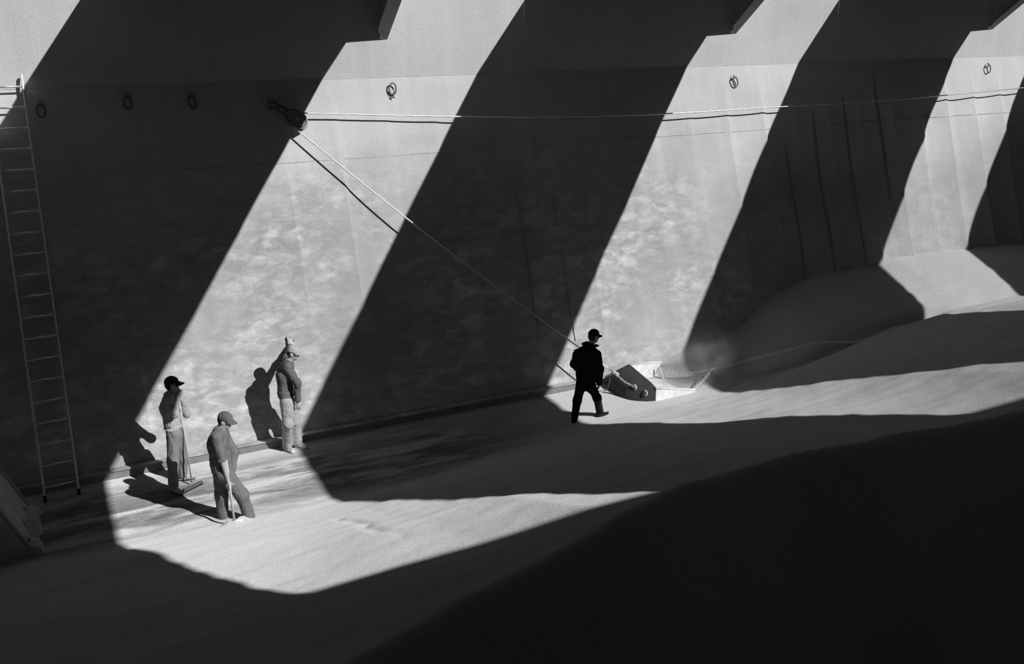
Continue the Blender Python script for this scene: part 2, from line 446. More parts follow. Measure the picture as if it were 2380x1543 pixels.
# the rest of the hold: end walls, near side, deck and hatch covers
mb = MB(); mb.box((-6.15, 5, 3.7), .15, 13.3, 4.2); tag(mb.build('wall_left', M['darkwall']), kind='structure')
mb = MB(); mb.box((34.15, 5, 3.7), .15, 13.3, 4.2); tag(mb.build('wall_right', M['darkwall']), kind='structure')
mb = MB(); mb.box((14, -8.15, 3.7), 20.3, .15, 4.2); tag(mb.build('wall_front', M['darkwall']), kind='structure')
YO, ZP0, ZP1 = .93, 7.54, 7.76
mb = MB(); mb.box((14, (YO - 8.3) / 2, 7.7), 20.3, (YO + 8.3) / 2, .16)
ceil = tag(mb.build('ceiling', M['deck']), kind='structure')
mb = MB(); mb.box((14, 18.6, 8.02), 20.3, 1.0, .1); mb.build('deck_edge', M['deck'], ceil)
XL = [-6.3, 1.47, 9.30, 17.26, 25.1]; XR = BX
for a, b in zip(XL, XR):
    mb = MB(); mb.box(((a + b) / 2, (YO + YS) / 2, ZP1 - .04), (b - a) / 2, (YS - YO) / 2, .04); mb.build('hatch_cover', M['deck'], ceil)
    mb = MB(); mb.box((b - .13, (YO + YS - 1.16) / 2, ZP0 + .01), .13, (YS - 1.16 - YO) / 2, .012)
    mb.box((b - .10, (YO + YS) / 2, (ZP0 + ZP1) / 2), .01, (YS - YO) / 2, (ZP1 - ZP0) / 2); mb.build('hatch_beam', M['deck'], ceil)
    if a > -6: 
        mb = MB(); mb.box((a + .1, (YO + YS) / 2, (ZP0 + ZP1) / 2), .01, (YS - YO) / 2, (ZP1 - ZP0) / 2); mb.build('hatch_beam', M['deck'], ceil)
mb = MB(); mb.box((32.2, (YO + YS) / 2, 7.72), 2.1, (YS - YO) / 2, .04); mb.build('hatch_cover', M['deck'], ceil)
#OBJECTS
# ------------------------------------------------------------------ ladder
lad = empty('ladder', (-.27, 14.92, gz(-.27, 14.92)))
fa, fb = np.array([-.52, 14.90, 0]), np.array([-.045, 14.92, 0])
fa[2] = gz(fa[0], fa[1]) + .01; fb[2] = gz(fb[0], fb[1]) + .01
tb = onplane(50, 173, (0, 1, 0), 17.31); ta = tb + (fa - fb) * np.array([1, 0, 0]) + [0, 0, .0]
for a, b in ((fa, ta), (fb, tb)):
    d = unit(b - a); s = unit(np.cross(d, EX)); w = np.cross(s, d)
    L = np.linalg.norm(b - a); mb = MB()
    prof = [a + d * L * k for k in (0.01, .25, .5, .75, .985)]
    mb.box((a + b) / 2, .014, .032, L / 2, w, s, d)
    bevel(mb.build('side_rail', M['alu'], lad), .008, 3)
    mb = MB(); mb.box(a + d * .03, .024, .045, .05, w, s, d); bevel(mb.build('foot', M['rubber'], lad), .01, 2)
NR = 20; dL = unit(tb - fb)
p1 = np.linalg.norm(onplane(143, 1130, (0, 1, 0), 14.98) - (fa + fb) / 2)
LT = np.linalg.norm(tb - fb)
for i in range(NR):
    k = (.20 + (LT - .19 - .20) * i / (NR - 1)) / LT
    a = fa + (ta - fa) * k; b = fb + (tb - fb) * k
    mb = MB(); mb.tube([a, b], .016, 10); mb.build('rung', M['alu'], lad, True)
tag(lad, 'long aluminium ladder leaning against the dark wall', 'ladder')

# ------------------------------------------------------------------ lashing rings on the wall
def ring_fitting(px, py, label, tilt=0.0, up=False, size=1.0, pad=True):
    c = wall_pt(px, py, 0.0)
    root = empty('lashing_ring', c)
    if pad:
        mb = MB(); mb.prism([c + EX * a * .06 + EV * (b * .08 + .03) for a, b in ((-1, -.9), (1, -.9), (1, .4), (.6, 1), (-.6, 1), (-1, .4))], EN * .03)
        bevel(mb.build('eye_plate', M['seam'], root), .008, 2)
    mb = MB(); e = c + EN * .04 + EV * (.0 if not up else -.02)
    mb.tube([e + EV * (.035 * math.cos(t)) + EN * (.035 * math.sin(t)) for t in np.linspace(-1.6, 1.6, 9) + math.pi / 2], .012, 8)
    mb.build('eye', M['iron'], root, True)
    sgn = 1 if up else -1
    pts = []
    for t in np.linspace(0, 2 * math.pi, 28, endpoint=False):
        x = .062 * size * math.cos(t); y = .10 * size * math.sin(t) + sgn * .10 * size
        xr = x * math.cos(tilt) - y * math.sin(tilt); yr = x * math.sin(tilt) + y * math.cos(tilt)
        pts.append(c + EX * xr + EV * yr + EN * (.055 + .02 * math.sin(t)))
    mb = MB(); mb.tube(pts, .014, 8, closed=True); mb.build('ring', M['iron'], root, True)
    tag(root, label, 'ring', 'lashing rings welded along the wall')
    return root
ring_fitting(93, 244, 'oval iron lashing ring on wall right beside ladder top')
ring_fitting(294, 226, 'oval iron lashing ring on dark wall, second from the ladder')
ring_fitting(442, 226, 'oval iron lashing ring on dark wall, third from the ladder', .1)
ring_fitting(911, 222, 'iron lashing ring stuck upright on first sunlit wall stripe', -.12, True, 1.05)
ring_fitting(1702, 181, 'iron lashing ring hanging on middle sunlit wall stripe above the wire', .2, False, 1.05, False)
ring_fitting(2292, 152, 'iron lashing ring on rightmost sunlit wall stripe', .1, False, 1.0, False)

# ------------------------------------------------------------------ snatch block, wire, chains, scraper
eye = wall_pt(622, 243, .02)
blk = empty('snatch_block', wall_pt(686, 277, .18))
mb = MB(); mb.prism([eye + EX * a * .07 + EV * b * .10 for a, b in ((-1, -1), (1, -1), (1, .7), (.5, 1), (-.5, 1), (-1, .7))], EN * .04)
bevel(mb.build('eye_plate', M['seam'], blk), .008)
BC = wall_pt(686, 277, .18)
ax = unit(wall_pt(705, 292, .2) - wall_pt(650, 252, .14)); an = unit(np.cross(ax, np.cross(EN, ax))); aw = np.cross(an, ax)
hook0 = wall_pt(655, 256, .13)
def oval(c, L, W, d, th, n=28):
    pts = []
    for t in np.linspace(0, 2 * math.pi, n, endpoint=False):
        x = math.cos(t) * L; y = math.sin(t) * W * (1.0 if math.cos(t) > 0 else (1 - .45 * (math.cos(t) ** 2)))
        pts.append(c + ax * x + aw * y)
    mb = MB(); mb.prism(pts, d * th); return mb
for sgn in (-1, 1):
    ch = oval(BC + an * .055 * sgn, .235, .165, an, .02).build('cheek_plate', M['bracket'], blk); bevel(ch, .008)
    mb = MB(); mb.tube([BC + an * .072 * sgn + ax * (.2 * math.cos(t)) + aw * (.135 * math.sin(t) * (1 if math.cos(t) > 0 else 1 - .45 * math.cos(t) ** 2)) for t in np.linspace(0, 2 * math.pi, 28, endpoint=False)], .010, 6, closed=True)
    local(mb.build('strap', M['iron'], None, True), blk)
mb = MB(); mb.disc(BC + ax * .04, an, .12, .06); mb.build('sheave', M['iron'], blk, True)
mb = MB(); mb.disc(BC + ax * .04, an, .035, .19, 14); mb.build('pin', M['seam'], blk)
mb = MB(); mb.tube(curve_pts([BC - ax * .16 + aw * .05, BC - ax * .30 + aw * .05, hook0 + ax * -.10, BC - ax * .30 - aw * .05, BC - ax * .16 - aw * .05], 8), .022, 8); mb.build('shackle', M['iron'], blk, True)
mb = MB(); mb.tube(curve_pts([eye + EN * .05 + EV * .03, eye + EN * .10 + EX * .12 - EV * .0, hook0 - ax * .08, eye + EN * .08 + EX * .10 - EV * .10, eye + EN * .04 - EV * .09], 8), .026, 8)
mb.build('hook', M['iron'], blk, True)
tag(blk, 'oval iron pulley block hooked to the wall, guiding the hauling wire', 'pulley')

SC = BC + ax * .04
def around(t): return SC + .135 * (ax * math.cos(t) + aw * math.sin(t))
hz = [wall_pt(1050, 271, .16), wall_pt(1300, 271, .18), wall_pt(1545, 264.5, .19), wall_pt(1810, 248.5, .19), wall_pt(2060, 233, .19), wall_pt(2180, 223, .19), wall_pt(2380, 204, .2)]
h_end = hz[-1] + (hz[-1] - hz[-2]) * 3.2
hz.append(h_end)
R_end = onplane(1428, 866, (0, 1, 0), 14.72)
# tangent points: where the two falls leave the sheave
def tangent(target, side):
    d = target - SC; a0 = math.atan2(d @ aw, d @ ax); L = math.hypot(d @ aw, d @ ax)
    return a0 + side * math.acos(.135 / L)
t1 = tangent(hz[0], +1 if (np.cross(ax, hz[0] - SC) @ an) > 0 else -1)
t2 = tangent(R_end, -1)
cands = []
for s1 in (1, -1):
    for s2 in (1, -1):
        cands.append((tangent(hz[0], s1), tangent(R_end, s2)))
def wrapmid(a, b):
    # arc from a to b that passes the hook side (t = pi)
    a %= 2 * math.pi; b %= 2 * math.pi
    lo, hi = min(a, b), max(a, b)
    return lo, hi
best = None
for a, b in cands:
    a %= 2 * math.pi; b %= 2 * math.pi
    pa, pb = around(a), around(b)
    # the falls must not cross: arc via pi, tangent directions leading away from the arc
    sgn = 1 if a < b else -1
    ta_dir = unit(hz[0] - pa); arc_dir = sgn * (-math.sin(a) * ax + math.cos(a) * aw)
    tb_dir = unit(R_end - pb); arc_dirb = sgn * (-math.sin(b) * ax + math.cos(b) * aw)
    sc = -(ta_dir @ arc_dir) + (tb_dir @ arc_dirb)
    if min(a, b) < math.pi < max(a, b) and (best is None or sc > best[0]): best = (sc, a, b)
_, a, b = best
pts = list(reversed(hz)) ; pts = curve_pts(pts, 8)[:-1]
pts += [hz[0] + (around(a) - hz[0]) * k for k in np.linspace(0, 1, 12)[:-1]]
pts += [around(t) for t in np.linspace(a, b, 14)]
pb = around(b)
pts += [pb + (R_end - pb) * k - np.array([0, 0, .10]) * math.sin(math.pi * k) for k in np.linspace(0, 1, 40)[1:]]
mb = MB(); mb.tube(pts, .014, 8)
wire = mb.build('hauling_wire', M['wire'], None, True)
tag(wire, 'long steel hauling wire running along the wall through the pulley to scraper', 'wire')

# scraper: back plate, two side plates, lip
scr = empty('drag_scraper', (10.03, 14.5, gz(10.03, 14.5)))
Xp = 10.03
mb = MB()
rows = []
nY = 18
def bowl(u, k):
    """bulging back of the scraper: u along its width from the near end, k from bottom to top"""
    yv = 14.05 + .96 * u
    top = float(np.interp(u, [0, .2, .68, 1], [.27, .325, .395, .44])); bl = min(1.0, u / .38) ** .55
    off = float(np.interp(k, [0, .3, .6, .82, .93, 1.0], [.50, .47, .40, .30, .12, 0])) * bl
    return np.array([Xp - off, yv, -.04 + (top + .04) * k])
for i in range(nY + 1):
    rows.append([bowl(i / nY, k) for k in (0, .3, .6, .82, .93, .985, 1.0)])
v = [p for c in rows for p in c] + [(p[0] + .025, p[1], p[2]) for c in rows for p in c]
f = []; o_ = (nY + 1) * 7
for i in range(nY):
    for j in range(6):
        q = (i * 7 + j, i * 7 + j + 1, (i + 1) * 7 + j + 1, (i + 1) * 7 + j)
        f.append(q); f.append(tuple(o_ + t for t in q[::-1]))
for i in range(nY):
    f.append((i * 7 + 6, o_ + i * 7 + 6, o_ + (i + 1) * 7 + 6, (i + 1) * 7 + 6)); f.append((i * 7, (i + 1) * 7, o_ + (i + 1) * 7, o_ + i * 7))
for j in range(6):
    f.append((j, o_ + j, o_ + j + 1, j + 1)); f.append((nY * 7 + j, nY * 7 + j + 1, o_ + nY * 7 + j + 1, o_ + nY * 7 + j))
mb.add(v, f); mb.build('back_plate', M['blade_back'], scr, True)
mb = MB(); mb.prism([(Xp, 14.05, -.05), (Xp + .95, 14.07, -.05), (Xp + .95, 14.07, .055), (Xp + .9, 14.07, .085), (Xp, 14.05, .27)], (0, .022, 0)); bevel(mb.build('side_plate', M['blade'], scr), .008)
mb = MB(); mb.tube([(Xp, 14.05, .272), (Xp + .9, 14.07, .088), (Xp + .955, 14.07, .05)], .018, 8); mb.build('rim', M['blade'], scr, True)
mb = MB(); mb.prism([(Xp, 15.0, -.05), (Xp + .80, 15.0, -.05), (Xp + .66, 15.0, .15), (Xp + .78, 15.0, .365), (Xp, 15.0, .44)], (0, .022, 0)); bevel(mb.build('side_plate', M['blade'], scr), .008)
mb = MB(); mb.tube([(Xp, 15.0, .442), (Xp + .76, 15.0, .37), (Xp + .80, 15.0, .33)], .018, 8); mb.build('rim', M['blade'], scr, True)
mb = MB(); mb.prism([(Xp + .1, 14.2, .10), (Xp + .7, 14.2, .05), (Xp + .7, 14.9, .05), (Xp + .1, 14.9, .10)], (0, 0, .02)); bevel(mb.build('floor_plate', M['blade'], scr), .005)
mb = MB(); mb.tube(curve_pts([(Xp + .62, 14.95, .16), (Xp + .66, 14.9, .30), (Xp + .70, 14.86, .16), (Xp + .72, 14.8, .06)], 6), .014, 8); mb.build('brace', M['blade'], scr, True)
def on_bowl(px, py):
    c = [bowl(u, k) for u in np.linspace(0, 1, 60) for k in np.linspace(.02, .95, 40)]
    q = [ROT.T @ (p - CAM) for p in c]
    e = [math.hypot(CX + FPX * a[0] / a[2] - px, CY + FPX * a[1] / a[2] - py) + .3 * a[2] for a in q]
    return c[int(np.argmin(e))] + np.array([-.02, -.005, .0])
CH_END = on_bowl(1477, 899)
for c in (on_bowl(1502, 912), CH_END):
    mb = MB()
    mb.tube([c + np.array([0, math.cos(t), 0]) * .052 + np.array([-.3 * math.sin(t) * 0, 0, math.sin(t)]) * .052 for t in np.linspace(0, 2 * math.pi, 20, endpoint=False)], .012, 8, closed=True)
    mb.build('towing_ring', M['chain'], scr, True)
tag(scr, 'worn steel drag scraper with side plates on the swept floor beside the wall', 'scraper')

def chain(name, pts, n, label, mat='chain', size=1.0):
    pts = curve_pts(pts, 20); seglen = np.cumsum([0] + [np.linalg.norm(b - a) for a, b in zip(pts, pts[1:])])
    P = np.array(pts); root = empty(name, pts[len(pts) // 2])
    total = seglen[-1]; L = total / n
    for i in range(n):
        s = (i + .5) * L
        c = np.array([np.interp(s, seglen, P[:, k]) for k in range(3)])
        c2 = np.array([np.interp(min(s + .02, total), seglen, P[:, k]) for k in range(3)])
        d = unit(c2 - c) if np.linalg.norm(c2 - c) > 1e-6 else d
        u = unit(np.cross(d, (0, 0, 1))); w = np.cross(u, d)
        a_ = math.radians(45 if i % 2 else -45); s_ = u * math.cos(a_) + w * math.sin(a_)
        ring = [c + d * (math.cos(t) * L * .68) + s_ * (math.sin(t) * L * .36) for t in np.linspace(0, 2 * math.pi, 12, endpoint=False)]
        mb = MB(); mb.tube(ring, L * .115 * size, 6, closed=True); mb.build('link', M[mat], root, True)
    tag(root, label, 'chain'); return root
plate_eye = CH_END
chain('towing_chain', [R_end + [-.02, 0, .02], (R_end + plate_eye) / 2 + [-.02, -.02, -.02], plate_eye], 11, 'bright twisted chain joining the hauling wire to dark scraper back plate')
hitch = onplane(1652, 859, (0, 1, 0), 14.35)
chain('bridle_chain', [np.array([Xp + .70, 14.86, .14]), (np.array([Xp + .7, 14.86, .14]) + hitch) / 2 + [0, 0, -.03], hitch], 20, 'long thin bridle chain from inside of scraper towards the tail rope', size=.9)
chain('bridle_chain', [np.array([Xp + .93, 14.08, .10]), (np.array([Xp + .93, 14.08, .10]) + hitch) / 2 + [.02, 0, -.03], hitch + [-.02, -.03, -.01]], 12, 'short bridle chain rising from near scraper side plate to the tail rope', size=.9)
tail = [hitch]
for (x, y, yy) in ((1700, 848, 14.28), (1760, 833, 14.18), (1830, 815, 14.05), (1900, 797, 13.97)):
    tail.append(onplane(x, y, (0, 1, 0), yy))
for xx in (15.0, 16.0, 17.0, 18.5, 20.5):
    tail.append(np.array([xx, 13.84, gz(xx, 13.84) + float(np.interp(xx, [15, 16.2, 17], [.015, .01, -.08]))]))
mb = MB(); mb.tube(curve_pts(tail, 8), .026, 8)
tag(mb.build('tail_rope', M['hemp'], None, True), 'taut rope from bridle chain up the grain trench at right', 'rope')
# knot where wire meets chain and loose wire ends on the floor
mb = MB()
for k in range(4):
    c = R_end + np.array([-.03 + .03 * k, -.01 * k, .02 - .018 * k])
    mb.tube([c + np.array([0, math.cos(t) * .032, math.sin(t) * .032]) for t in np.linspace(0, 6.28, 12, endpoint=False)], .011, 6, closed=True)
tag(mb.build('wire_clamp', M['chain'], None, True), 'knotted wire clamp between hauling wire and towing chain', 'clamp')
def g3(px, py, dz=.015):
    p = onZ(px, py, .03); 
    for _ in range(4): p = onZ(px, py, gz(p[0], p[1]) + dz)
    return p
mb = MB(); mb.tube(curve_pts([onplane(1419, 872, (0, 1, 0), 14.88), onplane(1416, 888, (0, 1, 0), 14.7), g3(1412, 905), g3(1406, 907), g3(1428, 902)], 8), .008, 6)
tag(mb.build('loose_wire', M['iron'], None, True), 'thin loose wire end drooping to floor behind the dark-clad walker', 'wire')
mb = MB(); mb.tube(curve_pts([g3(1401, 911), g3(1425, 914), g3(1442, 916)], 8), .008, 6)
tag(mb.build('loose_wire', M['iron'], None, True), 'thin straight loose wire lying on floor in front of scraper', 'wire')

# ------------------------------------------------------------------ sloping chute at the lower left
chu = empty('steel_chute', (-.9, 14.0, 0))
def sl(y, t): return np.array([-.70 - .40 * t, y, .05 + .92 * t])
Y0, Y1 = 13.32, 14.64
rng = np.random.default_rng(4)
mb = MB(); n = 10
top = [sl(Y0 + (Y1 - Y0) * k / n, 0) + [rng.normal(0, .012), 0, rng.normal(0, .015)] for k in range(n + 1)]
topU = [sl(Y0 + (Y1 - Y0) * k / n, 3.2) for k in range(n + 1)]
th = np.array([-.06, 0, -.04]) * 1.0
v = top + topU + [p + th for p in top] + [p + th for p in topU]; m_ = n + 1; f = []
for i in range(n):
    f += [(i, i + 1, m_ + i + 1, m_ + i), (2 * m_ + i, 3 * m_ + i, 3 * m_ + i + 1, 2 * m_ + i + 1), (i, 2 * m_ + i, 2 * m_ + i + 1, i + 1), (m_ + i, m_ + i + 1, 3 * m_ + i + 1, 3 * m_ + i)]
f += [(0, m_, 3 * m_, 2 * m_), (n, 2 * m_ + n, 3 * m_ + n, m_ + n)]
mb.add(v, f); mb.build('sloping_plate', M['stool'], chu)
mb = MB(); a_, b_ = sl(Y0, 0), sl(Y0, 3.2)
mb.prism([a_ + [0, 0, -.1], b_ + [0, 0, -.05], b_ + [-.6, 0, -1.0], (-1.6, Y0, -.1)], (0, .03, 0)); mb.build('side_plate', M['stool'], chu)
mb = MB(); mb.tube([sl(Y0, t) + [0, 0, .012] for t in np.linspace(0, 3.2, 8)], .022, 8); mb.build('edge_bead', M['stool'], chu, True)
mb = MB(); mb.tube([sl(Y1, t) + [0, 0, .012] for t in np.linspace(0, 3.2, 8)], .018, 8); mb.build('edge_bead', M['stool'], chu, True)
mb = MB(); lipP = []
for k in range(15):
    yv = Y0 - .02 + (Y1 - Y0 + .04) * k / 14
    lipP.append(np.array([-.62 + rng.normal(0, .025), yv, .12 + .08 * math.sin(k * 1.3) + rng.normal(0, .02)]))
v = []; 
for p in lipP: v += [p, p + [-.14, 0, .08], np.array([p[0] + .02, p[1], -.05]), np.array([p[0] - .14, p[1], -.05])]
f = []
for i in range(14):
    q = 4 * i; f += [(q, q + 4, q + 5, q + 1), (q, q + 2, q + 6, q + 4), (q + 1, q + 5, q + 7, q + 3), (q + 2, q + 3, q + 7, q + 6)]
f += [(0, 1, 3, 2), (56, 58, 59, 57)]
mb.add(v, f); mb.build('torn_lip', M['stool'], chu)
tag(chu, 'dusty sloping steel chute with torn lower lip in the dark corner', 'chute')
# ------------------------------------------------------------------ people: signed-distance bodies meshed once
class SDF:
    def __init__(s, lo, hi, h):
        s.h = h; s.lo = np.array(lo, float)
        s.n = np.ceil((np.array(hi) - s.lo) / h).astype(int) + 1
        s.D = np.full(s.n, 9.0, np.float32)
        s.ax = [s.lo[i] + h * np.arange(s.n[i]) for i in range(3)]
    def _region(s, lo, hi):
        a = np.clip(np.floor((np.array(lo) - s.lo) / s.h).astype(int), 0, s.n)
        b = np.clip(np.ceil((np.array(hi) - s.lo) / s.h).astype(int) + 1, 0, s.n)
        sl = tuple(slice(i, j) for i, j in zip(a, b))
        X, Y, Z = np.meshgrid(*(s.ax[i][sl[i]] for i in range(3)), indexing='ij', sparse=True)
        return sl, X, Y, Z
    def _blend(s, sl, d, k, sub=False):
        a = s.D[sl]
        if sub:
            s.D[sl] = np.maximum(a, -d); return
        if k <= 0: s.D[sl] = np.minimum(a, d); return
        h = np.clip(.5 + .5 * (a - d) / k, 0, 1)
        s.D[sl] = a * (1 - h) + d * h - k * h * (1 - h)
    def cone(s, a, b, ra, rb, k=.03, flat=None, cut=False, cuta=False):
        """tapered capsule; flat=(axis, factor) squeezes it along axis"""
        a = np.array(a, float); b = np.array(b, float); R = max(ra, rb) * 1.2 + k + .03
        sl, X, Y, Z = s._region(np.minimum(a, b) - R, np.maximum(a, b) + R)
        P = [X - a[0], Y - a[1], Z - a[2]]; ab = b - a; L2 = ab @ ab + 1e-9
        t = np.clip((P[0] * ab[0] + P[1] * ab[1] + P[2] * ab[2]) / L2, 0, 1)
        Q = [P[i] - t * ab[i] for i in range(3)]
        if flat is not None:
            f, fac = unit(flat[0]), flat[1]
            q = Q[0] * f[0] + Q[1] * f[1] + Q[2] * f[2]
            Q = [Q[i] + q * f[i] * (1 / fac - 1) for i in range(3)]
        d = np.sqrt(Q[0] ** 2 + Q[1] ** 2 + Q[2] ** 2) - (ra + (rb - ra) * t)
        if flat is not None: d = d * min(1, flat[1] + .15)
        if cut or cuta:
            u = ab / math.sqrt(L2); al = P[0] * u[0] + P[1] * u[1] + P[2] * u[2]
            if cut: d = np.maximum(d, al - math.sqrt(L2))
            if cuta: d = np.maximum(d, -al)
        s._blend(sl, d.astype(np.float32), k)
    def ell(s, c, axes, r, k=.02, sub=False, below=None):
        c = np.array(c, float); R = max(r) + k + .03
        sl, X, Y, Z = s._region(c - R, c + R)
        P = [X - c[0], Y - c[1], Z - c[2]]; q = 0; g = 0
        for axx, rr in zip(axes, r):
            u = unit(axx); e = P[0] * u[0] + P[1] * u[1] + P[2] * u[2]
            q = q + (e / rr) ** 2; g = g + (e / rr ** 2) ** 2
        q = np.sqrt(q); d = q * (q - 1) / np.maximum(np.sqrt(g), 1e-5)
        if below is not None:
            u, off = unit(below[0]), below[1]
            d = np.maximum(d, off - (P[0] * u[0] + P[1] * u[1] + P[2] * u[2]))
        s._blend(sl, d.astype(np.float32), k, sub)
    def mesh(s):
        D = s.D; S = D < 0
        n = np.array(D.shape) - 1
        cnt = np.zeros(n, np.int8)
        for i in (0, 1):
            for j in (0, 1):
                for k in (0, 1):
                    cnt += S[i:i + n[0], j:j + n[1], k:k + n[2]]
        act = (cnt > 0) & (cnt < 8)
        ids = np.full(n, -1, np.int32); A = np.argwhere(act); ids[act] = np.arange(len(A))
        acc = np.zeros((len(A), 3)); num = np.zeros(len(A))
        cor = [(i, j, k) for i in (0, 1) for j in (0, 1) for k in (0, 1)]
        val = {c: D[A[:, 0] + c[0], A[:, 1] + c[1], A[:, 2] + c[2]].astype(float) for c in cor}
        for c in cor:
            for axx in range(3):
                if c[axx] == 0:
                    e = list(c); e[axx] = 1; e = tuple(e)
                    a, b = val[c], val[e]; m = (a < 0) != (b < 0)
                    t = a / np.where(np.abs(a - b) < 1e-9, 1, a - b)
                    for q in range(3):
                        acc[:, q] += np.where(m, c[q] + (t if q == axx else 0), 0)
                    num += m
        V = s.lo + s.h * (A + acc / num[:, None])
        F = []
        for axx in range(3):
            o1, o2 = [(1, 2), (2, 0), (0, 1)][axx]
            sl0 = [slice(None)] * 3; sl1 = [slice(None)] * 3
            sl0[axx] = slice(0, -1); sl1[axx] = slice(1, None)
            m = S[tuple(sl0)] != S[tuple(sl1)]
            E = np.argwhere(m); ok = (E[:, o1] > 0) & (E[:, o2] > 0) & (E[:, o1] < n[o1]) & (E[:, o2] < n[o2]); E = E[ok]
            def cell(d1, d2):
                q = E.copy(); q[:, o1] -= d1; q[:, o2] -= d2
                return ids[q[:, 0], q[:, 1], q[:, 2]]
            q = np.stack([cell(1, 1), cell(0, 1), cell(0, 0), cell(1, 0)], 1)
            ins = S[E[:, 0], E[:, 1], E[:, 2]]
            q[~ins] = q[~ins][:, ::-1]
            F.append(q)
        F = np.concatenate(F); F = F[(F >= 0).all(1)]
        return V, F
def vnormals(V, F):
    n = np.cross(V[F[:, 2]] - V[F[:, 0]], V[F[:, 3]] - V[F[:, 1]]); out = np.zeros_like(V)
    for i in range(4): np.add.at(out, F[:, i], n)
    return out / (np.linalg.norm(out, axis=1, keepdims=True) + 1e-12)
def wrinkle(V, F, amp, lam, seed, axis=(0, 0, 1), stretch=.45):
    """cloth folds: sums of slanted waves along the surface normal"""
    r = np.random.default_rng(seed); nn = vnormals(V, F); d = np.zeros(len(V)); n = 9
    for i in range(n):
        w = unit(r.normal(size=3)); k = 2 * math.pi / (lam * r.uniform(.7, 1.8))
        ph = V @ w * k * .5 + (V @ unit(axis)) * k * stretch * r.choice((-1, 1))
        warp = 1.1 * np.sin(V @ unit(r.normal(size=3)) * 11 + r.uniform(0, 6)) + .6 * np.sin(V @ unit(r.normal(size=3)) * 23)
        gate = np.clip(.5 + np.sin(V @ unit(r.normal(size=3)) * 8 + r.uniform(0, 6)), 0, 1)
        d -= gate * (1 - np.abs(np.sin(ph + r.uniform(0, 6.3) + warp))) ** 3
    return V + nn * (d * amp)[:, None]

def hand(s, wrist, d, palm_n, side, curl=.5, size=1.0, spread=.25):
    """palm and five fingers; d = along the hand, palm_n = out of the palm, side = towards the thumb"""
    d = unit(d); palm_n = unit(palm_n - d * (palm_n @ d)); side = unit(side - d * (side @ d) - palm_n * (side @ palm_n))
    wrist = np.array(wrist, float); z = size
    pc = wrist + d * .05 * z
    s.ell(pc, (d, side, palm_n), (.058 * z, .044 * z, .018 * z), .012)
    for i, (off, ln) in enumerate(((.030, .072), (.010, .080), (-.010, .075), (-.029, .058))):
        p = wrist + d * .088 * z + side * off * z; dirn = unit(d + side * off * spread * 10)
        ang = 0.0
        for j, (fr, r0, r1) in enumerate(((.45, .0098, .0092), (.32, .0092, .0085), (.23, .0085, .0072))):
            ang += curl * (.5 if j == 0 else .8)
            dd = unit(dirn * math.cos(ang) + palm_n * math.sin(ang)); q = p + dd * ln * fr * z
            s.cone(p, q, r0 * z, r1 * z, .003); p = q
    p = wrist + d * .022 * z + side * .034 * z; t1 = unit(d * .55 + side * .75 + palm_n * .3)
    q = p + t1 * .042 * z; s.cone(p, q, .0135 * z, .0110 * z, .008)
    t2 = unit(d * .8 + side * .35 + palm_n * (.3 + curl * .6)); s.cone(q, q + t2 * .036 * z, .0108 * z, .0088 * z, .003)

